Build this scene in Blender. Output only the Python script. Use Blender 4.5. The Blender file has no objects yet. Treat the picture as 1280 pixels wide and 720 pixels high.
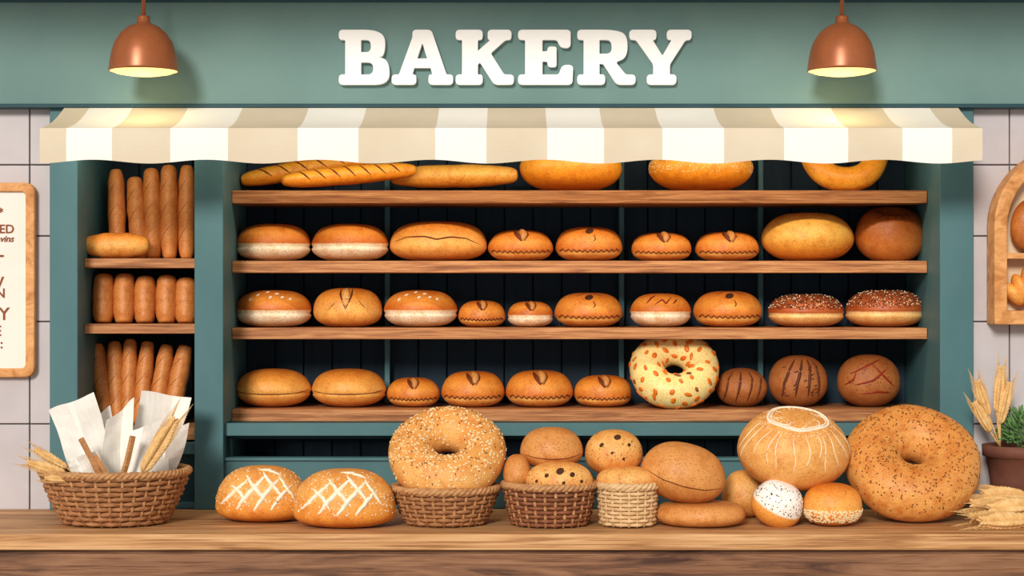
import bpy, bmesh, math, random
from mathutils import Vector, Matrix, Euler
rng = random.Random(7)
D=6.0; F=2400.0; ZC=1.65
def S(Y): return (D+Y)/F
def W(px,py,Y):
    s=S(Y); return Vector(((px-640)*s, Y, ZC+(360-py)*s))
def lin(c):
    def f(v):
        v/=255.0
        return v/12.92 if v<=0.04045 else ((v+0.055)/1.055)**2.4
    return (f(c[0]),f(c[1]),f(c[2]),1)
scene=bpy.context.scene
try:
    scene.view_settings.view_transform='Standard'
    scene.view_settings.look='None'
except Exception: pass

# ---------------- materials ----------------
def base(name, rough=0.6, spec=0.3):
    m=bpy.data.materials.new(name); m.use_nodes=True
    nt=m.node_tree; b=nt.nodes['Principled BSDF']
    b.inputs['Roughness'].default_value=rough
    b.inputs['Specular IOR Level'].default_value=spec
    return m,nt,b
def ramp(nt, stops):
    r=nt.nodes.new('ShaderNodeValToRGB')
    e=r.color_ramp.elements
    while len(e)<len(stops): e.new(0.5)
    for i,(p,c) in enumerate(stops):
        e[i].position=p; e[i].color=lin(c)
    return r
def noise(nt, coord, scale, vec=(1,1,1), detail=4, rough=0.55):
    tc=nt.nodes.new('ShaderNodeTexCoord'); mp=nt.nodes.new('ShaderNodeMapping')
    mp.inputs['Scale'].default_value=vec
    n=nt.nodes.new('ShaderNodeTexNoise'); n.inputs['Scale'].default_value=scale
    n.inputs['Detail'].default_value=detail; n.inputs['Roughness'].default_value=rough
    nt.links.new(tc.outputs[coord],mp.inputs['Vector']); nt.links.new(mp.outputs[0],n.inputs['Vector'])
    return n
def bump(nt,b,src,st=0.3,dist=0.002):
    bp=nt.nodes.new('ShaderNodeBump'); bp.inputs['Strength'].default_value=st; bp.inputs['Distance'].default_value=dist
    nt.links.new(src,bp.inputs['Height']); nt.links.new(bp.outputs[0],b.inputs['Normal'])
def plain(name,c,c2=None,scale=20,rough=0.6,spec=0.3,vec=(1,1,1),bs=0.15):
    m,nt,b=base(name,rough,spec)
    if c2 is None: c2=tuple(max(0,v-10) for v in c)
    n=noise(nt,'Object',scale,vec); r=ramp(nt,[(0.3,c2),(0.7,c)])
    nt.links.new(n.outputs['Fac'],r.inputs[0]); nt.links.new(r.outputs[0],b.inputs['Base Color'])
    if bs: bump(nt,b,n.outputs['Fac'],bs)
    return m
def wood(name,cs,vec=(1.2,14,22),scale=3.0,rough=0.55,streak=0.75):
    m,nt,b=base(name,rough,0.3)
    n=noise(nt,'Object',scale,vec,6,0.6)
    n.inputs['Distortion'].default_value=0.9
    k=len(cs); r=ramp(nt,[(0.34+0.32*i/(k-1),c) for i,c in enumerate(cs)])
    nt.links.new(n.outputs['Fac'],r.inputs[0])
    n2=noise(nt,'Object',scale*2.2,(vec[0]*0.8,vec[1]*3,vec[2]*3),4,0.6); n2.inputs['Distortion'].default_value=0.4
    r2=ramp(nt,[(0.36,(176,146,120)),(0.47,(255,255,255))]); nt.links.new(n2.outputs['Fac'],r2.inputs[0])
    mx=nt.nodes.new('ShaderNodeMix'); mx.data_type='RGBA'; mx.blend_type='MULTIPLY'; mx.inputs[0].default_value=streak
    nt.links.new(r.outputs[0],mx.inputs[6]); nt.links.new(r2.outputs[0],mx.inputs[7])
    nt.links.new(mx.outputs[2],b.inputs['Base Color'])
    bump(nt,b,n.outputs['Fac'],0.25)
    return m
def crust(name,stops,rough=0.42,mott=0.10,nscale=6,speck=None,spec=0.38,patch=0.7):
    rough+=0.06
    m,nt,b=base(name,rough,spec)
    tc=nt.nodes.new('ShaderNodeTexCoord'); sp=nt.nodes.new('ShaderNodeSeparateXYZ')
    nt.links.new(tc.outputs['Generated'],sp.inputs[0])
    n=noise(nt,'Object',nscale*5,(1,1,1),4)
    ma=nt.nodes.new('ShaderNodeMath'); ma.operation='MULTIPLY_ADD'
    ma.inputs[1].default_value=mott*2; ma.inputs[2].default_value=-mott
    nt.links.new(n.outputs['Fac'],ma.inputs[0])
    ad=nt.nodes.new('ShaderNodeMath'); ad.operation='ADD'
    nt.links.new(sp.outputs['Z'],ad.inputs[0]); nt.links.new(ma.outputs[0],ad.inputs[1])
    r=ramp(nt,stops); nt.links.new(ad.outputs[0],r.inputs[0])
    n2=noise(nt,'Object',280,(1,1,1),2,0.6)
    r2=ramp(nt,[(0.34,(206,172,138)),(0.46,(255,255,255))])
    nt.links.new(n2.outputs['Fac'],r2.inputs[0])
    mx=nt.nodes.new('ShaderNodeMix'); mx.data_type='RGBA'; mx.blend_type='MULTIPLY'; mx.inputs[0].default_value=0.85
    nt.links.new(r.outputs[0],mx.inputs[6]); nt.links.new(r2.outputs[0],mx.inputs[7])
    n4=noise(nt,'Object',26,(1,1,1),4,0.6); r4=ramp(nt,[(0.32,(228,194,152)),(0.55,(255,255,255))])
    nt.links.new(n4.outputs['Fac'],r4.inputs[0])
    mx2=nt.nodes.new('ShaderNodeMix'); mx2.data_type='RGBA'; mx2.blend_type='MULTIPLY'; mx2.inputs[0].default_value=patch
    nt.links.new(mx.outputs[2],mx2.inputs[6]); nt.links.new(r4.outputs[0],mx2.inputs[7])
    nt.links.new(mx2.outputs[2],b.inputs['Base Color'])
    n3=noise(nt,'Object',75,(1,1,1),5,0.62)
    bump(nt,b,n3.outputs['Fac'],0.40,0.003)
    return m
M={}
M['teal_f']=plain('teal_fascia',(114,144,140),(103,134,131),3,0.7,bs=0.05)
M['teal']=plain('teal_paint',(78,118,122),(66,106,111),5,0.55,vec=(1,1,0.4),bs=0.05)
M['teald']=plain('teal_dark_trim',(40,76,84),(32,64,72),5,0.6,bs=0.05)
M['navy']=plain('navy_backboard',(24,48,64),(15,36,50),8,0.7,vec=(3,3,0.4),bs=0.1)
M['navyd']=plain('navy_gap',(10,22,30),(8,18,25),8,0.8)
M['shelf']=wood('shelf_wood',[(138,84,48),(182,120,72),(206,148,96)])
M['ctop']=wood('counter_top_wood',[(160,108,64),(202,150,98),(222,174,124)],vec=(0.8,9,20),scale=2.6)
M['cfront']=wood('counter_front_wood',[(78,48,34),(134,92,64),(160,116,84)],vec=(0.9,6,11),scale=2.4)
M['frame']=wood('frame_wood',[(186,120,60),(216,152,90),(230,170,108)],vec=(6,6,6),scale=3,streak=0.3)
M['tile']=plain('wall_tile',(198,191,193),(186,179,181),6,0.45,bs=0.05)
M['grout']=plain('tile_grout',(110,106,110),(95,92,96),30,0.9)
M['floor']=plain('floor_paint',(150,135,120),(135,120,105),4,0.7)
M['awn_w']=plain('awning_white',(253,250,242),(249,245,235),5,0.8,bs=0.03)
M['awn_b']=plain('awning_beige',(226,212,188),(218,203,177),5,0.8,bs=0.03)
M['white']=plain('letter_white',(253,252,250),(250,248,245),5,0.5,bs=0)
M['cream']=plain('board_cream',(244,236,226),(238,228,216),5,0.7,bs=0.03)
M['ink']=plain('board_ink',(150,84,44),(130,70,36),5,0.7,bs=0)
M['paper']=plain('white_paper',(246,242,234),(234,228,218),9,0.8,bs=0.1)
M['stick']=wood('stick_wood',[(178,122,74),(206,150,98)])
M['wheat']=plain('wheat_straw',(236,196,134),(208,160,96),60,0.6)
M['wick']=plain('wicker_brown',(184,128,82),(124,78,48),45,0.6,vec=(1,1,3))
M['wick2']=plain('wicker_red_brown',(156,96,62),(102,60,40),45,0.6,vec=(1,1,3))
M['wick3']=plain('wicker_pale',(232,198,150),(200,158,108),45,0.6,vec=(1,1,3))
M['wickr']=plain('wicker_tan',(208,158,106),(164,112,70),45,0.6,vec=(1,1,3))
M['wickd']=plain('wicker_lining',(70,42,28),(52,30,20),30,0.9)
M['pot']=plain('terracotta_pot',(122,76,60),(100,60,48),12,0.7)
M['soil']=plain('soil',(50,34,26),(36,24,18),60,0.95)
M['leaf']=plain('leaf_green',(120,160,92),(70,112,62),40,0.55)
M['dark']=plain('crust_dark',(120,56,20),(96,42,14),40,0.6)
M['deep']=plain('crust_hole',(82,44,24),(62,30,16),40,0.7)
M['scar']=plain('crust_score_pale',(246,214,160),(228,180,112),50,0.7)
M['flour']=plain('flour_score',(250,240,220),(240,222,190),60,0.85)
M['seedw']=plain('sesame_seed',(250,232,192),(232,204,150),60,0.5)
M['seedd']=plain('dark_seed',(66,34,22),(44,24,16),60,0.5)
M['seedb']=plain('brown_seed',(150,92,44),(120,68,30),60,0.5)
M['seedr']=plain('red_brown_seed',(140,66,36),(108,46,26),60,0.5)
M['spot']=plain('orange_glaze',(234,126,30),(210,96,18),60,0.4)
M['red']=plain('red_score',(158,46,20),(120,34,16),60,0.5)
M['stripe']=plain('brown_score',(108,54,26),(84,40,20),60,0.6)
B={}  # crust ramps: oven browning plus form shading painted as a darker base
B['gold']=crust('crust_golden',[(0.0,(206,120,48)),(0.18,(236,160,76)),(0.42,(248,182,92)),(0.75,(240,156,62)),(1.0,(218,122,38))])
B['amber']=crust('crust_amber',[(0.0,(206,106,24)),(0.3,(246,152,34)),(0.7,(254,182,60)),(1.0,(248,160,44))],rough=0.36)
B['yell']=crust('crust_yellow',[(0.0,(206,116,30)),(0.25,(238,158,56)),(0.6,(252,196,92)),(1.0,(244,176,72))],rough=0.36)
B['pale']=crust('crust_pale_bottom',[(0.0,(226,186,136)),(0.2,(250,226,190)),(0.40,(254,236,206)),(0.45,(250,220,170)),(0.48,(208,108,32)),(0.75,(242,154,60)),(1.0,(220,118,34))],mott=0.015)
B['paleg']=crust('crust_gold_bottom',[(0.0,(218,146,74)),(0.34,(250,200,126)),(0.40,(250,206,140)),(0.44,(184,92,40)),(0.75,(180,92,46)),(1.0,(154,74,36))],mott=0.015)
B['lo']=crust('crust_two_tone',[(0.0,(210,120,46)),(0.26,(248,186,98)),(0.32,(214,120,42)),(0.6,(242,158,64)),(0.8,(234,140,48)),(1.0,(210,108,32))],mott=0.03)
B['red']=crust('crust_red_brown',[(0.0,(164,92,38)),(0.5,(204,122,54)),(1.0,(172,90,36))],rough=0.32)
B['brown']=crust('crust_rye',[(0.0,(146,86,42)),(0.5,(186,114,58)),(1.0,(150,82,36))],rough=0.5)
B['tan']=crust('crust_tan',[(0.0,(190,112,46)),(0.3,(228,160,84)),(0.7,(242,184,106)),(1.0,(232,164,84))],rough=0.45)
B['bagel']=crust('crust_bagel',[(0.0,(196,118,50)),(0.3,(226,156,80)),(0.75,(234,170,92)),(1.0,(218,144,68))],rough=0.45,patch=0.9)
B['tan2']=crust('crust_light_brown',[(0.0,(184,112,50)),(0.4,(224,158,88)),(1.0,(214,144,74))],rough=0.45)
B['rust']=crust('crust_rustic',[(0.0,(208,118,38)),(0.3,(238,158,66)),(0.6,(242,176,90)),(1.0,(230,158,80))],rough=0.5)
B['stick']=crust('crust_breadstick',[(0.0,(196,118,56)),(0.5,(224,146,76)),(1.0,(202,122,58))],rough=0.42,mott=0.25,nscale=8)
B['spotd']=crust('crust_donut',[(0.0,(232,156,66)),(0.3,(248,206,118)),(0.6,(254,226,150)),(1.0,(252,220,142))],rough=0.36,patch=0.15,mott=0.05)
B['poppy']=crust('crust_poppy',[(0.0,(222,140,52)),(0.45,(240,164,74)),(0.50,(253,248,238)),(1.0,(254,250,244))],mott=0.02,patch=0)

# ---------------- mesh builder ----------------
class MB:
    def __init__(s): s.v=[]; s.f=[]; s.m=[]; s.mats=[]
    def mi(s,mat):
        if mat not in s.mats: s.mats.append(mat)
        return s.mats.index(mat)
    def grid(s,fn,nu,nv,mat,cu=True,cv=False):
        k=s.mi(mat); o=len(s.v); NU=nu if cu else nu+1; NV=nv if cv else nv+1
        for j in range(NV):
            for i in range(NU): s.v.append(Vector(fn(i/nu,j/nv)))
        for j in range(nv):
            for i in range(nu):
                a=o+j*NU+i; b=o+j*NU+(i+1)%NU; jj=(j+1)%NV
                c=o+jj*NU+(i+1)%NU; d=o+jj*NU+i
                s.f.append((a,b,c,d)); s.m.append(k)
    def tube(s,pts,rad,mat,n=8,closed=False,ref=None):
        k=s.mi(mat); pts=[Vector(p) for p in pts]; N=len(pts)
        if not hasattr(rad,'__len__'): rad=[rad]*N
        o=len(s.v)
        for i,p in enumerate(pts):
            if closed: t=pts[(i+1)%N]-pts[i-1]
            else: t=pts[min(i+1,N-1)]-pts[max(i-1,0)]
            if t.length<1e-9: t=Vector((1,0,0))
            t.normalize()
            rf=Vector(ref) if ref else (Vector((0,0,1)) if abs(t.z)<0.9 else Vector((0,1,0)))
            a=t.cross(rf)
            if a.length<1e-4: a=t.cross(Vector((1,0,0)))
            a.normalize(); b=a.cross(t)
            for q in range(n):
                an=2*math.pi*q/n
                s.v.append(p+(a*math.cos(an)+b*math.sin(an))*rad[i])
        for i in range(N if closed else N-1):
            for q in range(n):
                i2=(i+1)%N
                s.f.append((o+i*n+q,o+i*n+(q+1)%n,o+i2*n+(q+1)%n,o+i2*n+q)); s.m.append(k)
        if not closed:
            s.f.append(tuple(o+q for q in range(n))); s.m.append(k)
            s.f.append(tuple(o+(N-1)*n+q for q in reversed(range(n)))); s.m.append(k)
    def ell(s,c,r,mat,R=None,nu=8,nv=5):
        c=Vector(c)
        def fn(u,v):
            a=2*math.pi*u; e=math.pi*(v-0.5)
            p=Vector((r[0]*math.cos(e)*math.cos(a),r[1]*math.cos(e)*math.sin(a),r[2]*math.sin(e)))
            return c+(R@p if R else p)
        s.grid(fn,nu,nv,mat)
    def seed(s,p,n,l,w,h,mat,ang=None,nu=6,nv=4):
        n=Vector(n).normalized(); t=n.orthogonal().normalized(); b=n.cross(t)
        an=rng.uniform(0,6.28) if ang is None else ang
        x=t*math.cos(an)+b*math.sin(an); y=n.cross(x)
        R=Matrix((x,y,n)).transposed()
        s.ell(p,(l,w,h),mat,R,nu,nv)
    def box(s,x0,x1,y0,y1,z0,z1,mat):
        k=s.mi(mat); o=len(s.v)
        for z in (z0,z1):
            for x,y in ((x0,y0),(x1,y0),(x1,y1),(x0,y1)): s.v.append(Vector((x,y,z)))
        for f in ((3,2,1,0),(4,5,6,7),(0,1,5,4),(1,2,6,5),(2,3,7,6),(3,0,4,7)):
            s.f.append(tuple(o+i for i in f)); s.m.append(k)
    def lathe(s,prof,mat,n=48,c=(0,0,0),sy=1.0):
        N=len(prof)-1
        def fn(u,v):
            r,z=prof[int(round(v*N))]; a=2*math.pi*u
            return (c[0]+r*math.cos(a),c[1]+sy*r*math.sin(a),c[2]+z)
        s.grid(fn,n,N,mat)
    def prism(s,poly,y0,y1,mat):
        k=s.mi(mat); o=len(s.v); n=len(poly)
        for y in (y0,y1):
            for x,z in poly: s.v.append(Vector((x,y,z)))
        s.f.append(tuple(o+i for i in range(n))); s.m.append(k)
        s.f.append(tuple(o+n+i for i in reversed(range(n)))); s.m.append(k)
        for i in range(n):
            j=(i+1)%n; s.f.append((o+i,o+n+i,o+n+j,o+j)); s.m.append(k)
    def make(s,name,loc=(0,0,0),rot=(0,0,0),smooth=True,parent=None,bevel=0,weld=True):
        me=bpy.data.meshes.new(name)
        me.from_pydata([tuple(v) for v in s.v],[],s.f)
        for mt in s.mats: me.materials.append(mt)
        me.polygons.foreach_set('material_index',s.m)
        me.update()
        bm=bmesh.new(); bm.from_mesh(me)
        if weld: bmesh.ops.remove_doubles(bm,verts=bm.verts,dist=1e-5)
        bmesh.ops.recalc_face_normals(bm,faces=bm.faces)
        for f in bm.faces: f.smooth=smooth
        bm.to_mesh(me); bm.free()
        ob=bpy.data.objects.new(name,me); scene.collection.objects.link(ob)
        ob.location=loc; ob.rotation_euler=rot
        if parent: ob.parent=parent
        if bevel:
            b=ob.modifiers.new('bevel','BEVEL'); b.width=bevel; b.segments=2; b.limit_method='ANGLE'
        return ob
def empty(name,loc=(0,0,0)):
    e=bpy.data.objects.new(name,None); e.empty_display_size=0.05; e.location=loc
    scene.collection.objects.link(e); return e

# ---------------- camera, light ----------------
cam=bpy.data.cameras.new('camera'); cam.lens=F/1280*36; cam.sensor_width=36; cam.clip_end=100
co=bpy.data.objects.new('camera',cam); co.location=(0,-D,ZC); co.rotation_euler=(math.pi/2,0,0)
scene.collection.objects.link(co); scene.camera=co
w=bpy.data.worlds.new('world'); scene.world=w; w.use_nodes=True
w.node_tree.nodes['Background'].inputs[0].default_value=(1.0,0.97,0.94,1); w.node_tree.nodes['Background'].inputs[1].default_value=0.58
sun=bpy.data.lights.new('sun_light','SUN'); sun.energy=2.65; sun.angle=math.radians(13); sun.color=(1,0.955,0.88)
so=bpy.data.objects.new('sun_light',sun); so.rotation_euler=Vector((0.26,1,-0.38)).to_track_quat('-Z','Y').to_euler(); so.location=(-2,-6,4)
scene.collection.objects.link(so)

# ---------------- room shell ----------------
m=MB(); m.box(-4,4,-8,1.2,-0.05,0,M['floor']); m.make('floor',smooth=False)
XL=W(62,0,-0.03).x; XR=W(1217,0,-0.03).x
def tilewall(name,x0,x1,seam):
    m=MB(); m.box(x0,x1,0.012,0.12,0,2.75,M['grout'])
    zs=[W(0,p,0).z for p in (100,206,295,402,530,640)]
    step=0.27
    z=zs[-1]-step
    while z>0.05: zs.append(z); z-=step
    zs=sorted(zs+[2.55,2.74,0.003]); 
    xs=[]; x=seam
    while x>x0: x-=0.30
    while x<x1+0.3: xs.append(x); x+=0.30
    g=0.002
    for a,b in zip(zs[:-1],zs[1:]):
        if b-a<0.02: continue
        for c,d in zip(xs[:-1],xs[1:]):
            c2=max(c,x0); d2=min(d,x1)
            if d2-c2<0.015: continue
            m.box(c2+g,d2-g,0.0,0.02,a+g,b-g,M['tile'])
    return m.make(name,smooth=False,bevel=0.002)
tilewall('wall_left',-3.2,XL+0.0,W(37,0,0).x)
tilewall('wall_right',XR,3.2,W(1262,0,0).x)
m=MB(); m.box(-3.2,3.2,-0.9,0.7,2.75,2.85,M['cream']); m.make('ceiling',smooth=False)
fz=W(0,130,-0.05).z
m=MB(); m.box(-3.2,3.2,-0.05,0.0,fz,2.749,M['teal_f'])
m.box(-3.2,3.2,-0.055,0.0,fz-0.012,fz+0.0,M['teald'])
m.box(-3.2,3.2,-0.06,-0.05,W(0,3,-0.05).z,W(0,-6,-0.05).z,M['teald'])
m.make('bakery_fascia_board',smooth=False,bevel=0.002)

# ---------------- BAKERY letters ----------------
def fillet(poly,r):
    out=[]; n=len(poly)
    for i in range(n):
        p=Vector(poly[i][:2]); rr=poly[i][2] if len(poly[i])>2 else r
        a=Vector(poly[i-1][:2])-p; b=Vector(poly[(i+1)%n][:2])-p
        da=min(rr,a.length*0.48); db=min(rr,b.length*0.48)
        p0=p+a.normalized()*da; p1=p+b.normalized()*db
        for k in range(7):
            t=k/6; out.append(p0*(1-t)**2+p*2*t*(1-t)+p1*t*t)
    return out
L=[
('letter_b',424,1.0,[[(0,0),(44,0,14),(58,8,12),(56,33,12),(47,33.5,2),(62,38,14),(63,68,18),(0,68),(0,56),(8,56,2),(8,12,2),(0,12)],
   [(27,12,1),(40,12,8),(40,28,8),(27,28,1)],[(27,40,1),(43,40,8),(43,56,8),(27,56,1)]]),
('letter_a',490,1.0,[[(26,0),(49,0),(68,56,2),(76,56),(76,68),(46,68),(46,56),(51,56,2),(48.5,47,1),(27.5,47,1),(25,56,2),(30,56),(30,68),(0,68),(0,56),(9,56,2),(26,9,2)],
   [(38,15,2),(44.5,36,1),(31,36,1)]]),
('letter_k',570,1.0,[[(0,0),(33,0),(33,12),(27,12,2),(27,27,1),(44,12,2),(40,12),(40,0),(69,0),(69,12),(62,12,3),(43,29,3),(60,56,3),(72,56),(72,68),(48,68,5),(30,40,2),(27,43,1),(27,56,2),(33,56),(33,68),(0,68),(0,56),(8,56,2),(8,12,2),(0,12)]]),
('letter_e',648,1.10,[[(0,0),(59,0),(59,22),(48,22),(44,12,3),(27,12,1),(27,27,1),(33,27,2),(34,21,3),(43,21,3),(43,46,3),(34,46,3),(33,39,2),(27,39,1),(27,56,1),(46,56,3),(50,44),(62,44),(61,68),(0,68),(0,56),(8,56,2),(8,12,2),(0,12)]]),
('letter_r',722,1.0,[[(0,0),(46,0,16),(62,6,14),(62,34,16),(47,40,4),(60,56,3),(72,56),(72,68),(49,68,5),(32,42,2),(27,42,1),(27,56,2),(34,56),(34,68),(0,68),(0,56),(8,56,2),(8,12,2),(0,12)],
   [(27,12,1),(43,12,8),(43,30,8),(27,30,1)]]),
('letter_y',787,1.0,[[(0,0),(33,0),(33,12),(28,12,2),(41,33,3),(53,12,2),(47,12),(47,0),(77,0),(77,12),(70,12,3),(50,43,3),(50,56,2),(58,56),(58,68),(22,68),(22,56),(30,56,2),(30,43,3),(8,12,3),(0,12)]]),
]
sign=empty('bakery_sign_lettering',W(640,72,-0.062))
for nm,px,sx,loops in L:
    cu=bpy.data.curves.new(nm,'CURVE'); cu.dimensions='2D'; cu.fill_mode='BOTH'; cu.extrude=0.010; cu.bevel_depth=0.0012; cu.bevel_resolution=2
    s=S(-0.07)
    for lp in loops:
        pts=fillet(lp,5.0); sp=cu.splines.new('POLY'); sp.points.add(len(pts)-1)
        for i,p in enumerate(pts):
            sp.points[i].co=((px+p.x*sx-640)*s,(72-(38+p.y))*s,0,1)
        sp.use_cyclic_u=True
    cu.materials.append(M['white'])
    o=bpy.data.objects.new(nm,cu); scene.collection.objects.link(o); o.rotation_euler=(math.pi/2,0,0); o.parent=sign

# ---------------- cabinet ----------------
YF=-0.03; YB=0.50; ZT=0.96; CT=fz
def X(px,Y): return (px-640)*S(Y)
def Z(py,Y): return ZC+(360-py)*S(Y)
xi0=X(97,YF); xi1=X(243,YF); xm0=X(279,YF); xm1=X(1175,YF)
m=MB()
T=M['teal']
m.box(XL,xi0,YF,YB,ZT,CT,T)
m.box(xi1,xm0,YF,YB,ZT,CT,T)
m.box(xm1,XR,YF,YB,ZT,CT,T)
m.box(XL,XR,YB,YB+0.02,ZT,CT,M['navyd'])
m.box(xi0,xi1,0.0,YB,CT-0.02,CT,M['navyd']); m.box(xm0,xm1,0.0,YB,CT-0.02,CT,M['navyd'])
def planks(x0,x1,z0,z1):
    n=max(1,int(round((x1-x0)/0.095))); d=(x1-x0)/n
    for i in range(n): m.box(x0+i*d+0.002,x0+(i+1)*d-0.002,YB-0.012,YB,z0,z1,M['navy'])
planks(xi0,xi1,ZT,CT-0.02); planks(xm0,xm1,ZT,CT-0.02)
for px in (484,777,951):
    x=X(px,0.44); m.box(x-0.009,x+0.009,0.44,YB-0.012,Z(511,0.15),CT-0.02,T)
m.box(xm0,xm1,0.0,0.06,Z(545,0),Z(529,0),T)
m.box(xm0,xm1,0.06,0.10,Z(549,0.06),Z(529,0),M['teald'])
m.box(xm0,xm1,0.03,YB-0.012,ZT,Z(590,0.03),M['teald'])
m.box(xm0,xm1,0.0,0.045,ZT,Z(576,0.0),T)
m.box(xm0,xm1,-0.008,0.05,Z(576,0),Z(572,0),T)
m.box(xi0,xi1,0.0,0.06,Z(568,0),Z(554,0),T)
m.box(xi0,xi1,0.04,0.06,ZT,Z(568,0),M['teald'])
m.box(xi0,xi1,0.0,0.05,ZT,Z(628,0),T)
m.make('bakery_display_cabinet',smooth=False,bevel=0.0025)
m=MB(); m.box(XL,XR,0.001,YB+0.02,0,ZT-0.001,T); m.make('cabinet_base',smooth=False,bevel=0.002)
YS=0.15
shelfz={}
for k,(a,b) in {'r0':(238,254),'r1':(326,341),'r2':(410,424),'r3':(512,527)}.items():
    m=MB(); m.box(xm0+0.001,xm1-0.001,YS,YB-0.013,Z(b,YS),Z(a,YS),M['shelf']); shelfz[k]=Z(a,YS)
    m.make('wooden_shelf',smooth=False,bevel=0.002)
YS2=0.06
for k,(a,b) in {'l0':(323,335),'l1':(405,417),'l2':(535,550)}.items():
    m=MB(); m.box(xi0+0.001,xi1-0.001,YS2,YB-0.013,Z(b,YS2),Z(a,YS2),M['shelf']); shelfz[k]=Z(a,YS2)
    m.make('wooden_shelf',smooth=False,bevel=0.002)
# added fill lights, hidden behind the awning valance, to brighten the shelves
for (x0,x1) in ((xm0+0.05,xm1-0.05),(xi0+0.02,xi1-0.02)):
    e=empty('added_fill_strip',((x0+x1)/2,-0.09,2.165)); hw=(x1-x0)/2
    m=MB(); m.box(-hw,hw,-0.02,0.02,0.0,0.02,M['cream']); m.make('added_fill_housing',parent=e,smooth=False)
    l=bpy.data.lights.new('added_fill_light','AREA'); l.shape='RECTANGLE'; l.size=2*hw; l.size_y=0.04; l.energy=7.0*hw; l.color=(1,0.88,0.68)
    o=bpy.data.objects.new('added_fill_light',l); o.location=(0,0,-0.006); o.rotation_euler=Vector((0,0.8,-0.6)).to_track_quat('-Z','Y').to_euler(); o.parent=e; scene.collection.objects.link(o)

# ---------------- awning ----------------
ya,yb2=-0.055,-0.36
za=Z(135,ya); zb=Z(160,yb2); s=S(yb2)
bnd=[50,83,140,213,285,372,448,544,608,684,755,828,905,980,1060,1128,1190,1228]
xsb=[(p-640)*s for p in bnd]
m=MB()
def scal(x):
    px=x/s+640
    return Z(202+2.4*math.cos((px-610)/141*2*math.pi),yb2)
for i in range(len(xsb)-1):
    mt=M['awn_w'] if i%2==1 else M['awn_b']
    x0,x1=xsb[i],xsb[i+1]
    m.grid(lambda u,v:(x0+(x1-x0)*u, ya+(yb2-ya)*v, za+(zb-za)*v - 0.012*math.sin(math.pi*v)),8,8,mt,cu=False)
    m.grid(lambda u,v:(x0+(x1-x0)*u, yb2-0.003*math.sin(math.pi*v), zb+(scal(x0+(x1-x0)*u)-zb)*v),8,6,mt,cu=False)
for xx in (xsb[0],xsb[-1]):
    m.grid(lambda u,v:(xx, ya+(yb2-ya)*u, (za+(zb-za)*u- 0.012*math.sin(math.pi*u))*(1-v)+v*(za-0.03+(scal(xx)-za+0.03)*u)),8,4,M['awn_b'],cu=False)
aw=m.make('striped_awning',smooth=False)
sd=aw.modifiers.new('th','SOLIDIFY'); sd.thickness=0.004
# ---------------- pendant lamps ----------------
def lamp(px):
    Y=-0.22; s=S(Y); c=W(px,86,Y); e=empty('pendant_lamp',c)
    cop=bpy.data.materials.get('lamp_copper')
    if not cop:
        cop,nt,b=base('lamp_copper',0.36,0.5); b.inputs['Metallic'].default_value=0.3
        n=noise(nt,'Object',12); r=ramp(nt,[(0.3,(156,88,50)),(0.7,(178,104,62))]); nt.links.new(n.outputs['Fac'],r.inputs[0]); nt.links.new(r.outputs[0],b.inputs['Base Color'])
        g,nt,b=base('lamp_glow',0.5); b.inputs['Base Color'].default_value=lin((255,240,190)); b.inputs['Emission Color'].default_value=lin((255,222,110)); b.inputs['Emission Strength'].default_value=1.3
        g2,nt,b=base('lamp_inner_enamel',0.5); b.inputs['Base Color'].default_value=lin((250,225,160)); b.inputs['Emission Color'].default_value=lin((255,205,110)); b.inputs['Emission Strength'].default_value=0.5
    g=bpy.data.materials['lamp_glow']; g2=bpy.data.materials['lamp_inner_enamel']
    prof=[(0,66),(7,66),(8,64),(8,58),(11,56),(20,52),(29,44),(36,33),(40,20),(42,8),(43,0),(43.2,-3)]
    pr=[(r*s,z*s) for r,z in prof]
    m=MB(); m.lathe(pr,cop,56)
    m.lathe([(43.2*s,-3*s),(41.8*s,-3*s)],cop,56)
    m.make('shade',parent=e)
    m=MB(); m.lathe([(41.8*s,-3*s),(40.5*s,6*s),(38*s,20*s),(33*s,33*s),(20*s,48*s),(0,55*s)],g2,56); m.make('shade_inner',parent=e)
    m=MB(); m.lathe([(0,-9*s),(20*s,-8.2*s),(34*s,-5.8*s),(41.5*s,-2.6*s)],g,48); m.make('diffuser',parent=e)
    m=MB(); top=2.75-c.z; m.tube([(0,0,64*s),(0,0,top)],2.6*s,cop,12,ref=(0,1,0)); m.lathe([(0,top-0.03),(0.03,top-0.03),(0.04,top),(0,top)],cop,32); m.make('rod',parent=e)
    l=bpy.data.lights.new('lamp_bulb','POINT'); l.energy=0.2; l.color=(1,0.8,0.5); l.shadow_soft_size=0.04
    o=bpy.data.objects.new('lamp_bulb',l); o.location=(0,0,-0.08); o.parent=e; scene.collection.objects.link(o)
lamp(179.5); lamp(1052.5)

# ---------------- counter ----------------
yf=-0.62
m=MB(); m.box(-2.6,2.6,yf,-0.004,ZT-0.045,ZT,M['ctop']); m.make('counter_top',smooth=False,bevel=0.004)
m=MB(); zt2=ZT-0.045
m.box(-2.55,2.55,yf+0.03,-0.02,0.002,zt2,M['cfront'])
z=zt2-0.012; 
while z>0.1:
    m.box(-2.55,2.55,yf+0.018,yf+0.03,z-0.15,z,M['cfront']); z-=0.157
m.make('counter_front',smooth=False,bevel=0.003)

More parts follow.
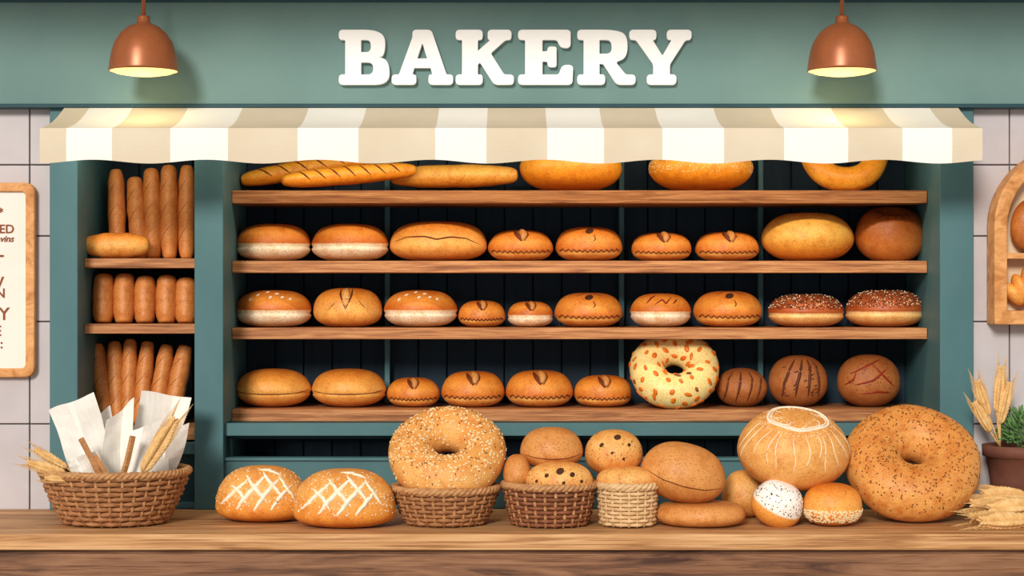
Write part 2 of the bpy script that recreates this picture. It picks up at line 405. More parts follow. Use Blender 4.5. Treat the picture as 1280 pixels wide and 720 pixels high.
# ---------------- bread builders ----------------
class Bun:
    def __init__(b,rx,ry,rz,flat=0.72,e=0.72,crease=None,dimple=0,lump=0.012,seed=0):
        b.rx,b.ry,b.rz,b.flat,b.e,b.cr,b.dm=rx,ry,rz,flat,e,crease,dimple
        b.ph=[rng.uniform(0,6.28) for _ in range(4)]; b.lump=lump
    def c(b,sv):
        c=max(0,1-sv*sv)**(b.e/2)
        if b.cr: c*=1-b.cr[1]*math.exp(-((sv-b.cr[0])/b.cr[2])**2)
        return c
    def z(b,sv,c,): 
        z=b.rz*sv*(b.flat if sv<0 else 1)
        if b.dm and sv>0: z-=b.dm*b.rz*math.exp(-(c/0.28)**2)
        return z
    def p(b,u,sv):
        c=b.c(sv); k=1+b.lump*(math.sin(2*u+b.ph[0])+math.sin(3*u+b.ph[1])*0.7)+b.lump*0.6*math.sin(5*sv+b.ph[2])
        return Vector((b.rx*c*k*math.cos(u),b.ry*c*k*math.sin(u),b.z(sv,c)))
    def n(b,q): return Vector((q.x/b.rx**2,q.y/b.ry**2,q.z/b.rz**2)).normalized()
    def front(b,a,sv,off=0):
        c=b.c(sv); a=max(-0.97*c,min(0.97*c,a)); u=-math.acos(a/max(c,1e-4)) if c>1e-3 else 0
        q=b.p(u,sv); return q+b.n(q)*off
    def mesh(b,m,mat,nu=56,nv=34): m.grid(lambda u,v:b.p(2*math.pi*u,math.sin(math.pi*(v-0.5))),nu,nv,mat)
def taper(n,r): return [max(0.0004,r*math.sin(math.pi*(i+0.35)/(n-1+0.7))**0.6) for i in range(n)]
def line(m,b,pts,r,mat,off=0,n=18,tp=True,rough=0):
    out=[]
    segs=len(pts)-1
    for i in range(n):
        t=i/(n-1)*segs; k=min(int(t),segs-1); f=t-k
        a=pts[k][0]*(1-f)+pts[k+1][0]*f; v=pts[k][1]*(1-f)+pts[k+1][1]*f
        out.append(b.front(a+rng.uniform(-rough,rough),v+rng.uniform(-rough,rough),off))
    m.tube(out,taper(n,r) if tp else r,mat,7)
def seeds(m,b,N,mat,l,w,h,v0=0.1,v1=1.0,front=True):
    for _ in range(N):
        sv=rng.uniform(v0,v1); u=rng.uniform(-math.pi,0) if front and rng.random()<0.8 else rng.uniform(0,6.28)
        q=b.p(u,min(sv,0.985)); m.seed(q+b.n(q)*h*0.3,b.n(q),l,w,h,mat)
def place(m,b,name,cx,Y,zb,rot=(0,0,0)):
    return m.make(name,(cx,Y,zb+b.rz*b.flat),rot)
def shelfbun(name,row,x0,x1,y0,mat,style,Y=0.30,**kw):
    s=S(Y); zb=shelfz[row]; H=Z(y0,Y)-zb; rx=(x1-x0)/2*s; flat=kw.pop('flat',0.66)
    rz=H/(1+flat); ry=min(0.9*rx,0.125)
    cr=None; rot=(0,0,0)
    if style in('pale','palefleck','palered','slitpale','seeded'): cr=(-0.05,0.05,0.09)
    if style in('zslit','zhole'): cr=(-0.38,0.02,0.07)
    if style=='seam': cr=(-0.15,0.04,0.07)
    b=Bun(rx,ry,rz,flat,kw.pop('e',0.62),cr,kw.pop('dimple',0)); m=MB(); b.mesh(m,B[mat])
    k=rx/0.12
    if style in('zslit','zhole','slitpale'):
        pts=[(-0.88+1.76*i/22, -0.34+ (0.13 if i%2 else -0.05) - 0.12*math.cos((i/22-0.5)*math.pi) +0.12) for i in range(23)]
        if style!='slitpale': line(m,b,pts,0.0021,M['dark'],0.0,n=89,tp=False)
        if style in('zslit','slitpale'):
            line(m,b,[(-0.2,0.95),(-0.10,0.72),(0.03,0.38)],0.006*k+0.003,M['dark'],-0.002,n=12)
            line(m,b,[(-0.02,0.98),(0.09,0.75),(0.06,0.42)],0.012*k+0.002,B['tan2'],0.0,n=12)
            line(m,b,[(0.16,0.95),(0.22,0.72),(0.10,0.38)],0.0024,M['dark'],0.001,n=12)
        else:
            q=b.front(-0.02,0.78); m.seed(q,b.n(q),0.014*k+.003,0.010*k+.003,0.003,M['deep'],0,16,8)
            line(m,b,[(0.1,0.6),(0.16,0.4),(0.1,0.28)],0.0022,M['dark'],0.0,n=8)
            line(m,b,[(-0.4,0.82),(-0.15,0.97),(0.1,0.95),(.4,.82)],0.0022,M['dark'],0.0,n=12)
        seeds(m,b,10,M['seedb'],0.002,0.0012,0.0008,0.2,0.9)
    if style=='seam':
        line(m,b,[(-0.95,-0.02),(-0.6,-0.14),(-0.2,-0.18),(0.3,-0.17),(0.7,-0.12),(0.95,0.02)],0.0024,M['dark'],0.0,n=40)
        seeds(m,b,8,M['seedb'],0.003,0.001,0.001,0.5,0.95)
    if style=='wave':
        line(m,b,[(-0.9,0.12),(-0.6,0.32),(-0.25,0.34),(0.0,0.22),(0.3,0.32),(0.62,0.26),(0.9,0.0)],0.0026,M['dark'],0.0,n=50)
        seeds(m,b,14,M['seedb'],0.003,0.001,0.001,0.5,0.95)
    if style=='palefleck':
        for a,v in((-.35,.8),(-.1,.92),(.15,.85),(.3,.7),(-.55,.6),(.0,.7),(.5,.62)):
            q=b.front(a,v); m.seed(q,b.n(q),0.008,0.005,0.0012,M['flour'],rng.uniform(-.5,.5),10,5)
    if style in('pale',):
        for a,v in((-.3,.85),(.1,.9),(.35,.75)):
            q=b.front(a,v); m.seed(q,b.n(q),0.005,0.0018,0.0008,M['dark'],rng.uniform(-.5,.5),8,4)
    if style=='palered':
        line(m,b,[(-0.5,0.5),(-0.35,0.75),(-0.2,0.9)],0.0035,M['red'],0,n=14)
        line(m,b,[(-0.25,0.45),(0.0,0.7),(0.12,0.5),(0.3,0.82)],0.003,M['red'],0,n=20)
        line(m,b,[(0.35,0.5),(0.5,0.72)],0.003,M['red'],0,n=10)
    if style=='split':
        line(m,b,[(-0.16,0.97),(-0.16,0.7),(0.0,0.1)],0.0032,M['dark'],0,n=18)
        line(m,b,[(0.17,0.97),(0.17,0.7),(0.0,0.1)],0.0032,M['dark'],0,n=18)
        line(m,b,[(0.01,0.99),(0.01,0.7),(0.0,0.2)],0.015,B['tan'],-0.003,n=18)
        line(m,b,[(-0.3,0.4),(-0.5,0.1)],0.0012,M['dark'],0,n=8); line(m,b,[(0.35,0.5),(0.55,0.15)],0.0012,M['dark'],0,n=8)
    if style=='seeded':
        seeds(m,b,180,M['seedd'],0.0034,0.002,0.0016,0.3,1.0); seeds(m,b,150,M['seedw'],0.003,0.0018,0.0018,0.3,1.0)
        seeds(m,b,260,M['seedr'],0.0036,0.0024,0.0016,0.25,1.0)
    if style=='stripes':
        for a in(-0.6,-0.15,0.3,0.65):
            line(m,b,[(a-0.18,-0.75),(a-0.05,0.0),(a+0.02,0.5),(a*0.6,0.9)],0.0042,M['stripe'],-0.001,n=22)
    if style=='rye':
        for a,d in((-0.62,.22),(-0.2,.25),(0.22,.2),(0.6,.1)):
            line(m,b,[(a,-0.6),(a+d*.2,0.0),(a*.8+d*.6,0.55),(a*0.5+d*.6,0.88)],0.0055,M['stripe'],-0.001,n=22)
        for _ in range(26):
            a=rng.uniform(-.7,.6); v=rng.uniform(-.6,.7); line(m,b,[(a,v),(a+.12,v+rng.uniform(-.1,.15))],0.0022,M['stripe'],0,n=6)
    if style=='ryered':
        for p in([(-.7,.3),(-.2,.6),(.3,.85)],[(-.6,-.1),(0,.1),(.5,.55)],[(-.1,.75),(.3,.3),(.75,-.2)],[(-.4,-.45),(.1,-.35),(.6,-.4)],[(-.85,-.1),(-.6,.1),(-.5,.4)]):
            line(m,b,p,0.004,M['red'],-0.001,n=20)
        seeds(m,b,60,M['stripe'],0.003,0.0015,0.001,-0.4,0.9)
    if style=='dimple':
        rot=(math.radians(20),0,0)
        for i in range(9):
            a=-math.pi/2+(i-4)*0.36
            m.tube([b.p(a,0.992-0.03*j)*1.0 for j in range(6)],taper(6,0.0016),M['dark'],6)
        m.seed(b.p(0,1.0)+Vector((0,0,0.002)),(0,0,1),0.007,0.007,0.003,M['deep'],0,12,6)
    return place(m,b,name,X((x0+x1)/2,Y),Y,zb+(0.0005 if style!='dimple' else 0.004),rot)
R1=[('bread_roll','r1',295,388,280,'pale','pale'),('bread_roll','r1',389,486,280,'pale','pale'),
('bread_loaf','r1',487,608,277,'gold','wave'),('scored_bun','r1',610,692,288,'lo','zslit'),('scored_bun','r1',695,778,284,'lo','zhole'),
('scored_bun','r1',789,865,291,'lo','zslit'),('scored_bun','r1',869,948,290,'lo','zslit'),('bread_loaf','r1',951,1067,266,'yell','plain'),
('brioche_bun','r1',1069,1157,262,'red','dimple'),
('bread_roll','r2',295,390,363,'pale','palefleck'),('split_top_roll','r2',392,478,360,'gold','split'),('bread_roll','r2',480,571,363,'pale','palefleck'),
('scored_bun','r2',573,632,376,'lo','zslit'),('scored_bun','r2',634,692,377,'pale','slitpale'),('scored_bun','r2',694,778,366,'lo','zhole'),
('bread_roll','r2',787,864,367,'pale','palered'),('scored_bun','r2',867,952,364,'lo','zhole'),('seeded_bun','r2',959,1055,368,'paleg','seeded'),('seeded_bun','r2',1057,1155,363,'paleg','seeded'),
('bread_roll','r3',295,388,461,'gold','seam'),('bread_roll','r3',390,482,461,'gold','seam'),('scored_bun','r3',484,550,472,'lo','zslit'),
('scored_bun','r3',552,631,464,'lo','zslit'),('scored_bun','r3',633,716,463,'lo','zslit'),('scored_bun','r3',718,790,469,'lo','zslit'),
('rye_roll','r3',895,959,460,'brown','stripes'),('rye_loaf','r3',961,1034,444,'brown','rye'),('rye_loaf','r3',1046,1125,443,'brown','ryered')]
for r in R1:
    kw={}
    if r[6]=='dimple': kw=dict(dimple=0.34,flat=0.85)
    if r[6] in('rye','ryered','stripes'): kw=dict(flat=0.9,e=0.85)
    if r[6] =='plain': kw=dict(flat=0.8,e=0.7)
    if r[6] =='seam': kw=dict(flat=0.8,e=0.72)
    shelfbun(*r,**kw)
for x0,x1,fl in((648,778,False),(810,941,True)):
    Y=0.30; s=S(Y); rx=(x1-x0)/2*s; zb=shelfz['r0']; rz=0.085; b=Bun(rx,0.13,rz,0.9,0.85); m=MB(); b.mesh(m,B['amber'])
    if fl: seeds(m,b,420,M['seedw'],0.0022,0.0016,0.001,-0.2,0.9)
    place(m,b,'round_loaf',X((x0+x1)/2,Y),Y,zb)
def ring(name,c,R,r,tilt,mat,rz=None,seedlist=(),spots=0,yaw=0,roll=0):
    rz=rz or r; m=MB()
    def P(u,v,o=0):
        k=1+0.012*math.sin(2*u+1)+0.01*math.sin(5*u)
        return Vector(((R+(r+o)*math.cos(v))*math.cos(u)*k,(R+(r+o)*math.cos(v))*math.sin(u)*k,(rz+o)*math.sin(v)))
    m.grid(lambda a,b:P(a*2*math.pi,b*2*math.pi),72,36,mat,True,True)
    for N,mt,l,w,h in seedlist:
        for _ in range(N):
            u=rng.uniform(0,6.28); v=rng.gauss(1.25,0.7)
            m.seed(P(u,v,h*0.3),(math.cos(v)*math.cos(u),math.cos(v)*math.sin(u),math.sin(v)),l,w,h,mt)
    if spots:
        for k,(v,N) in enumerate(((2.6,8),(2.05,10),(1.45,13),(0.85,16),(0.3,18),(-.2,18))):
            for i in range(N):
                u=(i+0.5*(k%2))/N*2*math.pi+rng.uniform(-.09,.09); vv=v+rng.uniform(-.16,.16)
                m.seed(P(u,vv,0.0006),(math.cos(vv)*math.cos(u),math.cos(vv)*math.sin(u),math.sin(vv)),rng.uniform(.009,.0145),rng.uniform(.0055,.0085),0.0026,M['spot'] if rng.random()<.9 else M['seedb'],None,12,6)
    return m.make(name,c,(tilt,roll,yaw))
Y=0.30; s=S(Y); t=math.radians(62); R=39.5*s; r=15.5*s
ring('ring_bread',(X(1055,Y),Y,shelfz['r0']+R*math.sin(t)+r-0.001),R,r,t,B['amber'])
Y=0.235; s=S(Y); t=math.radians(52); R=33.5*s; r=22*s
ring('spotted_donut',(X(843,Y),Y,shelfz['r3']+R*math.sin(t)+r*1.0-0.002),R,r,t,B['spotd'],spots=1)

def capsule(name,p0,p1,r,mat,scores=0,p=0.5,smat=None,bend=0,parent=None,rr=0.0028,bumpy=0.02):
    p0=Vector(p0);p1=Vector(p1); L=(p1-p0).length/2; m=MB(); ph=rng.uniform(0,6)
    def rad(a): return r*max(0,1-a*a)**(p/2)*(1+bumpy*math.sin(9*a+ph)+bumpy*0.6*math.sin(17*a+ph*2))
    def P(a,an,o=0):
        q=rad(a)+o; return Vector((a*L,-q*math.cos(an),q*math.sin(an)+bend*(1-a*a)))
    m.grid(lambda u,v:P(math.sin(math.pi*(v-0.5)),u*2*math.pi),28,40,mat)
    for i in range(scores):
        a=-0.78+1.56*(i+0.5)/scores; w=0.6/scores
        m.tube([P(a-w+2*w*t/11,1.15-1.5*t/11+0.1,-0.0006) for t in range(12)],taper(12,rr),smat or M['dark'],7)
    d=(p1-p0).normalized()
    z=(Vector((0,-1,0)).cross(d)); z.normalize()
    if abs(d.z)<0.9 and z.z<0: z=-z
    y=z.cross(d); Rm=Matrix((d,y,z)).transposed()
    return m.make(name,(p0+p1)/2,Rm.to_euler(),parent=parent)
zs0=shelfz['r0']
capsule('baguette',(X(301,.33),.33,zs0+0.042),(X(475,.38),.38,zs0+0.125),0.034,B['amber'],6,smat=M['dark'])
capsule('baguette',(X(352,.185),.185,zs0+0.032),(X(520,.26),.26,zs0+0.074),0.031,B['amber'],7,smat=M['dark'])
capsule('baguette',(X(488,.32),.32,zs0+0.052),(X(647,.27),.27,zs0+0.056),0.038,B['yell'],0)
def stick(x0b,x1t,yt,row,rpx,Y,name='breadstick',yb=None):
    zb=shelfz[row]; s=S(Y)
    capsule(name,(X(x0b,Y),Y,zb+0.001),(X(x1t,Y+.05),Y+.05,Z(yt,Y+.05)),rpx*s,B['stick'],scores=3,p=0.32,bumpy=0.03,rr=0.0012)
for a,b,t,r in((147,145,212,11),(176,168,222,12),(192,189,211,12),(212,211,207,12),(233,234,207,11)): stick(a,b,t,'l0',r,0.22)
capsule('bread_roll',(X(104,.12),.12,shelfz['l0']+0.042),(X(187,.12),.12,shelfz['l0']+0.042),0.041,B['gold'],0,p=0.6)
for a,t in((129,343),(155,343),(181,346),(208,345),(232,348)):
    Y=0.16; capsule('small_loaf',(X(a,Y),Y,shelfz['l1']+0.001),(X(a+1,Y+.03),Y+.03,Z(t,Y+.03)),14.0*S(Y),B['stick'],0,p=0.28)
for a,b,t,r in((134,121,430,11),(148,143,427,11),(160,163,424,10),(174,185,427,10.5),(193,209,431,11),(212,232,432,12)): stick(a,b,t,'l2',r,0.20)

# ---------------- baskets ----------------
def basket(name,cx,Y,rx,ry,h,br,mat,rimmat,rows=9,stakes=30,rs=0.006,lip=0.0):
    m=MB(); n=stakes*6
    def prof(t): return br+(1-br)*(t**0.75)
    for k in range(rows):
        t=(k+0.5)/rows; f=prof(t); pts=[]
        for i in range(n):
            a=2*math.pi*i/n; w=rs*0.75*math.cos(stakes/2*a+k*math.pi)
            pts.append((cx+(rx*f+w)*math.cos(a),Y+(ry*f+w)*math.sin(a),ZT+0.004+t*h))
        m.tube(pts,h/rows*0.50,mat,6,closed=True,ref=(0,0,1))
    for i in range(stakes):
        a=2*math.pi*i/stakes
        m.tube([(cx+rx*prof(t)*math.cos(a),Y+ry*prof(t)*math.sin(a),ZT+0.003+t*h) for t in (0,.25,.5,.75,1)],rs*0.8,rimmat,6,ref=(1,0,0) if abs(math.sin(a))>.7 else (0,1,0))
    for q in range(3):
        pts=[]; nn=180; tw=round(2*math.pi*rx/0.05)
        for i in range(nn):
            a=2*math.pi*i/nn; ph=tw*a+q*2.094
            f=1+0.007/rx*math.cos(ph)
            pts.append((cx+rx*f*math.cos(a),Y+ry*f*math.sin(a),ZT+h+0.006+0.006*math.sin(ph)))
        m.tube(pts,0.0062,rimmat,7,closed=True,ref=(0,0,1))
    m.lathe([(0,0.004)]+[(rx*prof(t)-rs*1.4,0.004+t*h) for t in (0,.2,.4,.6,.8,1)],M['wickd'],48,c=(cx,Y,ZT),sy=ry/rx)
    return m.make(name)
c1=X(144,-0.36)
basket('wicker_basket',c1,-0.36,0.213,0.185,0.148,0.66,M['wick'],M['wickr'],10,34)
c2=X(557,-0.38); basket('wicker_basket',c2,-0.38,0.152,0.14,0.10,0.72,M['wick'],M['wickr'],8,28)
c3=X(687,-0.40); basket('wicker_basket',c3,-0.40,0.132,0.125,0.112,0.80,M['wick2'],M['wickr'],9,26)
c4=X(784.5,-0.42); basket('wicker_basket',c4,-0.42,0.083,0.08,0.112,0.90,M['wick3'],M['wick3'],10,20,rs=0.005)

# ---------------- papers ----------------
pe=empty('paper_bundle',(c1,-0.36,ZT+0.02))
def sheet(cs,Ys,name,ph):
    P=[W(c[0],c[1],y)-pe.location for c,y in zip(cs,Ys)]
    m=MB(); fold=0.35+0.3*math.sin(ph*3)**2
    def fn(u,v):
        p=(P[0]*(1-u)+P[1]*u)*(1-v)+(P[3]*(1-u)+P[2]*u)*v
        sg=1 if int(ph*10)%2 else -1
        d=-0.05*sg*(1-abs(u-fold)/max(fold,1-fold))+0.012*abs(((v*2.3+u*1.1+ph)%1)-.5)
        return p+Vector((0.004*math.sin(5*v+ph),d,0.003*math.sin(7*u+ph)))
    m.grid(fn,10,8,M['paper'],cu=False)
    o=m.make(name,parent=pe,smooth=False); sd=o.modifiers.new('t','SOLIDIFY'); sd.thickness=0.0012
sheet([(60,513),(117,491),(150,612),(96,612)],[-.30,-.30,-.36,-.36],'sheet_1',0.3)
sheet([(84,545),(136,508),(156,612),(112,614)],[-.25,-.23,-.32,-.32],'sheet_2',1.2)
sheet([(132,526),(166,497),(168,612),(124,614)],[-.36,-.33,-.38,-.40],'sheet_3',2.4)
sheet([(176,489),(237,499),(200,612),(150,612)],[-.26,-.24,-.32,-.32],'sheet_4',0.6)
sheet([(162,538),(214,522),(208,600),(152,612)],[-.34,-.30,-.38,-.40],'sheet_5',3.3)
sheet([(88,578),(122,562),(150,612),(104,614)],[-.42,-.42,-.42,-.44],'sheet_6',4.1)
sheet([(196,540),(238,528),(220,590),(192,604)],[-.30,-.28,-.32,-.34],'sheet_7',5.3)
for a,b in(((101,548),(130,608)),((166,545),(150,606)),((118,570),(140,608))):
    p0=W(a[0],a[1],-.46)-pe.location; p1=W(b[0],b[1],-.47)-pe.location
    m=MB(); m.tube([p0,(p0+p1)/2+Vector((0.003,0,0)),p1],0.009,M['stick'],4); m.make('wrap_stick',parent=pe,smooth=False)
# ---------------- wheat ----------------
def ear(m,p0,p1,p2,k=1.0,stem=True,n=11):
    p0,p1,p2=Vector(p0),Vector(p1),Vector(p2)
    if stem: m.tube([p0,(p0+p1)/2,p1,p2],[0.0022*k]*4,M['wheat'],6)
    d=(p2-p1); L=d.length; d.normalize(); sd=d.cross(Vector((0,1,0)))
    if sd.length<.1: sd=Vector((1,0,0))
    sd.normalize(); fw=sd.cross(d)
    for i in range(n):
        t=i/(n-1); q=p1+d*L*t*0.92; sc=k*(0.75+0.5*math.sin(math.pi*min(1,t+0.15)))*0.9
        for sg in(-1,1):
            for ff in (0.0,0.6):
                dirv=(d+sd*sg*0.55*(1-ff)+fw*(-ff)*sg*0.7).normalized()
                y=dirv.orthogonal().normalized(); x=dirv.cross(y); Rm=Matrix((x,y,dirv)).transposed()
                m.ell(q+dirv*0.010*sc,(0.0042*sc,0.0042*sc,0.0115*sc),M['wheat'],Rm,7,5)
                if ff==0.0:
                    e=q+dirv*0.016*sc; m.tube([e,e+(dirv*0.5+d).normalized()*0.035*k],[0.0007*k,0.0003*k],M['wheat'],4)
m=MB()
ear(m,W(108,606,-.46),W(82,592,-.47),W(36,579,-.48),1.3); ear(m,W(108,606,-.42),W(84,585,-.43),W(44,562,-.44),1.1); ear(m,W(110,600,-.49),W(86,600,-.51),W(58,598,-.53),0.9)
ear(m,W(160,612,-.47),W(178,590,-.48),W(218,526,-.46),1.9,n=14)
m.make('wheat_ears')
m=MB()
zz=ZT+0.022
def C(px,Y,z=zz): return Vector((X(px,Y),Y,z))
for (a,ya_,za_,b,yb_,zb_) in ((1282,-.36,0,1216,-.42,0),(1290,-.47,0,1228,-.51,0),(1282,-.40,.035,1218,-.38,.035),(1290,-.28,.0,1240,-.30,.0),(1284,-.30,.05,1232,-.30,.055),(1296,-.44,.04,1240,-.45,.03)):
    ear(m,C(1345,ya_,zz+za_),C(a,ya_,zz+za_),C(b,yb_,zz+zb_),2.1,n=12)
m.tube([C(1306,-.37+.14*math.cos(q),ZT+.045+.045*math.sin(q)) for q in [i/24*6.283 for i in range(24)]],0.008,M['stick'],8,closed=True,ref=(1,0,0))
m.make('wheat_sheaf')
# ---------------- pot plant ----------------
Yp=-0.12; s=S(Yp); cx=X(1276,Yp); hp=Z(556,Yp)-ZT
pp=empty('potted_plant',(cx,Yp,ZT))
m=MB(); m.lathe([(0,0.001),(34*s,0.001),(38*s,hp*0.5),(43*s,hp*0.83),(47*s,hp*0.84),(48*s,hp),(45*s,hp),(43*s,hp-0.02)],M['pot'],48,sy=0.92); m.lathe([(0,hp-0.02),(44*s,hp-0.02)],M['soil'],32,sy=0.92); m.make('pot',parent=pp)
m=MB()
for i in range(420):
    u=rng.uniform(0,6.28); t=rng.uniform(-0.35,1); rr=rng.uniform(.55,1)*0.088
    n=Vector((math.cos(u)*math.sqrt(max(0,1-t*t)),math.sin(u)*math.sqrt(max(0,1-t*t)),t))
    p=n*rr+Vector((0.015,0,hp+0.03)); n2=(n+Vector((rng.uniform(-.6,.6),rng.uniform(-.6,.6),rng.uniform(0,.8)))).normalized()
    y=n2.orthogonal().normalized(); x=n2.cross(y)
    m.ell(p,(0.0045,0.002,0.013),M['leaf'],Matrix((x,y,n2)).transposed(),6,4)
for i in range(26):
    u=rng.uniform(0,6.28); e=Vector((math.cos(u)*.05+.015,math.sin(u)*.05,hp+.03+rng.uniform(0,.06))); m.tube([(0.01,0,hp-.03),e],0.0015,M['leaf'],5)
m.make('foliage',parent=pp)
m=MB()
for (a,b),(c,d) in(((1236,520),(1222,478)),((1246,515),(1252,460)),((1238,540),(1219,505)),((1250,530),(1262,480))):
    b0=W(1250,558,Yp-.02)-pp.location; ear(m,b0-Vector((0,0,.0)),W(a,b,Yp-.03)-pp.location,W(c,d,Yp-.04)-pp.location,1.35,n=13)
m.make('wheat_stalks',parent=pp)

# ---------------- menu board ----------------
mb=empty('menu_board',(X(-35,0),-0.02,Z(350,0)))
def rrect(x0,x1,z0,z1,r,n=8):
    o=[]
    for cx_,cz,a0 in((x1-r,z1-r,0),(x0+r,z1-r,90),(x0+r,z0+r,180),(x1-r,z0+r,270)):
        for i in range(n+1):
            a=math.radians(a0+90*i/n); o.append((cx_+r*math.cos(a),cz+r*math.sin(a)))
    return o
def framering(m,outer,inner,y0,y1,mat):
    k=m.mi(mat); o=len(m.v); n=len(outer)
    for lst,y in((outer,y0),(inner,y0),(outer,y1),(inner,y1)):
        for x,z in lst: m.v.append(Vector((x,y,z)))
    for i in range(n):
        j=(i+1)%n
        for a,b in((0,1),(1,3),(3,2),(2,0)):
            m.f.append((o+a*n+i,o+a*n+j,o+b*n+j,o+b*n+i)); m.m.append(k)
s=S(0); m=MB()
m.prism(rrect(-78*s,78*s,-118*s,118*s,9*s),-0.0,0.018,M['cream'])
m.make('panel',parent=mb,smooth=False)
m=MB(); framering(m,rrect(-81*s,81*s,-121*s,121*s,12*s),rrect(-70*s,70*s,-110*s,110*s,6*s),-0.012,0.019,M['frame']); m.make('frame',parent=mb,smooth=False,bevel=0.003)
def txt(t,pxr,py,size,parent,org,al='RIGHT'):
    c=bpy.data.curves.new('text','FONT'); c.body=t; c.size=size*s*1.38; c.align_x=al; c.align_y='CENTER'; c.extrude=0.0008; c.offset=0.0006; c.materials.append(M['ink'])
    o=bpy.data.objects.new('lettering',c); scene.collection.objects.link(o); o.parent=parent; o.rotation_euler=(math.pi/2,0,0)
    if t=='ravins': c.shear=0.3
    o.location=(X(pxr,0)-org.x,-0.0012,Z(py,0)-org.z)
for t,py,sz,pr_ in(('BAKED',287,11,20),('ravins',299,8,19),('HOT',328,17,7),('NEW',354,15,7),('BUN',367,12,9),('DAILY',393,16,14),('PIE',414,13,4),('*',266,10,6),('.:',430,12,6)):
    txt(t,pr_,py,sz,mb,mb.location)

# ---------------- arched display ----------------
ar=empty('arched_bread_display',(X(1333,0),0,Z(300,0)))
def arch(hw,top,bot,n=24):
    o=[(hw,bot),]
    for i in range(n+1):
        a=math.pi*i/n; o.append((hw*math.cos(a),top-hw+hw*math.sin(a)))
    o.append((-hw,bot)); return o
m=MB(); framering(m,arch(100*s,116*s,-105*s),arch(84*s,99*s,-88*s),-0.10,-0.001,M['frame']); m.make('frame',parent=ar,smooth=False,bevel=0.004)
m=MB(); m.prism(arch(90*s,104*s,-95*s),-0.012,-0.001,plain('niche_back',(232,206,172),(222,194,158),8,0.8)); m.make('back',parent=ar,smooth=False)
m=MB(); m.box(-84*s,84*s,-0.095,-0.012,-24*s,-17*s,M['frame']); m.make('shelf',parent=ar,smooth=False,bevel=0.002)
for cxx in(-40,38):
    b=Bun(36*s,0.04,40*s,0.75,0.8); m=MB(); b.mesh(m,B['red'])
    for a in(-.4,0,.4): line(m,b,[(a-.2,-.4),(a,.2),(a+.15,.7)],0.004,M['scar'],-.001)
    m.make('round_loaf',(cxx*s,-0.055,-17*s+b.rz*b.flat),parent=ar)
for cxx in(-42,40):
    m=MB()
    for i in range(7):
        t=(i-3)/3; rr=(22-9*abs(t))*s
        Rm=Matrix.Rotation(t*0.7,3,'Y'); m.ell((t*30*s,0.0,-t*t*10*s+6*s),(9*s,min(rr*1.1,.036),rr*1.35),B['gold'],Rm,20,14)
    m.make('croissant',(cxx*s,-0.055,-88*s+24*s),parent=ar)

# ---------------- counter breads ----------------
def cbun(name,x0,x1,y0,Y,mat,flat=0.6,e=0.62,ry=None,zb=ZT,rot=(0,0,0),deco=None,crease=None,dimple=0,y1=None):
    s=S(Y); rx=(x1-x0)/2*s
    if y1 is not None: zb=Z(y1,Y)
    H=Z(y0,Y)-zb; rz=H/(1+flat); b=Bun(rx,ry or rx*0.9,rz,flat,e,crease,dimple); m=MB(); b.mesh(m,mat,64,40)
    if deco: deco(m,b)
    return place(m,b,name,X((x0+x1)/2,Y),Y,zb+0.0005,rot)
def lattice(m,b):
    for p,r in(([(-.86,.08),(-.55,.42),(-.2,.78)],.007),([(-.5,.0),(-.2,.42),(.18,.86)],.008),([(-.12,-.02),(.15,.38),(.45,.78)],.008),([(.25,-.02),(.45,.3),(.68,.6)],.007),
               ([(-.62,.62),(-.38,.42),(-.22,.12)],.006),([(-.32,.86),(-.05,.52),(.2,.2)],.007),([(.05,.93),(.3,.6),(.55,.26)],.007),([(.38,.86),(.6,.5),(.78,.2)],.006),([(-.1,.96),(.2,.93),(.5,.8)],.006)):
        line(m,b,p,r,M['flour'],-.0025,n=22,rough=0.012)
    seeds(m,b,170,M['flour'],0.0026,0.002,0.0007,0.0,0.97)
cbun('rustic_scored_loaf',270,386,582,-0.31,B['rust'],0.32,0.68,0.105,deco=lattice)
cbun('rustic_scored_loaf',367,495,586,-0.45,B['rust'],0.32,0.68,0.105,deco=lattice)
Y=-0.37; s=S(Y)
ring('sesame_bagel',(X(559,Y),Y,Z(567,Y)),44*s,29*s,math.radians(39.5),B['tan'],seedlist=[(560,M['seedw'],.0044,.0026,.0016),(150,M['seedb'],.004,.002,.0014)])
def spots(pts,col='deep',sz=0.012):
    def d(m,b):
        for a,v,k in pts:
            q=b.front(a,v); m.seed(q,b.n(q),sz*k,sz*k*.8,0.0022,M[col],0,14,6)
        seeds(m,b,45,M['seedb'],.0024,.0016,.001,-.2,.9)
    return d
def seamd(m,b): 
    line(m,b,[(-0.92,-.1),(-.5,-.28),(0,-.34),(.5,-.3),(.92,-.12)],0.0018,M['dark'],0,n=40)
    seeds(m,b,30,M['seedb'],.002,.0014,.001,-.1,.95)
cbun('bread_roll',629,664,568,-0.40,B['tan2'],0.8,0.8,0.06,y1=614)
cbun('bread_roll',657,742,577,-0.44,B['tan'],0.8,0.8,0.075,y1=622,deco=spots([(.0,.62,1.1),(.35,.45,.75),(-.4,.4,.6),(.1,.05,.5),(-.7,.1,.45),(.62,.1,.5)]))
cbun('bread_roll',650,729,534,-0.36,B['tan2'],0.8,0.8,0.085,y1=587,deco=seamd)
cbun('bread_roll',731,803,537,-0.35,B['tan'],0.85,0.85,0.08,y1=595,deco=spots([(.1,.75,1.0),(-.45,.45,.65),(.5,.45,.55),(-.1,.15,.4),(.3,-.1,.4)]))
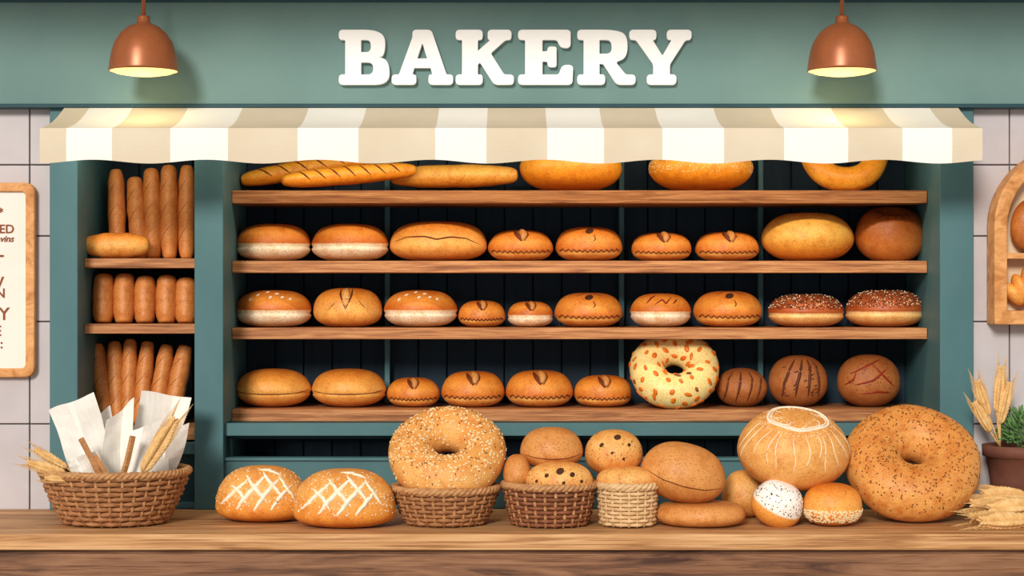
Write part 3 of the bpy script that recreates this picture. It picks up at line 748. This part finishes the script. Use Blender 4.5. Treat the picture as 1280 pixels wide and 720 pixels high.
cbun('bread_roll',745,820,583,-0.42,B['tan'],0.9,0.7,0.075,y1=618,deco=seamd)
cbun('flatbread',820,932,628,-0.40,B['tan2'],1.0,0.26,0.12)
cbun('oval_loaf',801,907,554,-0.40,B['tan2'],0.9,0.85,0.10,y1=628,rot=(0,math.radians(14),0),deco=seamd)
cbun('bread_roll',902,958,588,-0.22,B['tan'],0.7,0.75,0.07)
def poppy(m,b): seeds(m,b,110,M['seedd'],.0022,.0016,.0012,.15,.97)
cbun('poppy_seed_bun',938,1004,601,-0.43,B['poppy'],0.8,0.75,0.07,rot=(math.radians(20),math.radians(24),0),deco=poppy)
def sesb(m,b):
    seeds(m,b,460,M['seedw'],.0036,.0026,.0018,-.75,-.1)
cbun('sesame_bun',1003,1078,604,-0.42,B['gold'],0.8,0.7,0.08,deco=sesb)
def flourring(m,b):
    N=60
    for q,(sv,r) in enumerate(((0.90,0.0042),(0.925,0.002))):
        m.tube([b.p(2*math.pi*i/N,sv+0.008*math.sin(5*i/N*6.28)) for i in range(N)],r,M['flour'],6,closed=True)
    for i in range(8):
        a=i/8*6.28; q=b.p(a,.96); m.tube([b.p(a,.915),b.p(a+.3,.95),b.p(a+.5,.985)],[.0016,.0014,.0005],M['flour'],6)
    seeds(m,b,200,M['flour'],.0022,.0016,.0008,.78,.985,front=False)
    for i in range(12):
        u=-math.pi+math.pi*(i+.5)/12+rng.uniform(-.08,.08); Ln=rng.uniform(.5,1.0)
        m.tube([b.p(u+0.06*math.sin(4*t/11+i),0.84-Ln*t/11) for t in range(12)],taper(12,0.0014),M['flour'],6)
cbun('flour_ring_loaf',922,1060,513,-0.34,B['tan'],0.78,0.75,0.135,y1=607,rot=(math.radians(24),math.radians(4),0),deco=flourring)
Y=-0.29; s=S(Y); R=48.5*s; r=36*s; t=math.radians(46)
ring('giant_bagel',(X(1140,Y),Y,ZT+R*math.sin(t)+r+0.001),R,r,t,B['bagel'],seedlist=[(380,M['seedb'],.0036,.0022,.0014),(150,M['seedd'],.0030,.0018,.0012)])
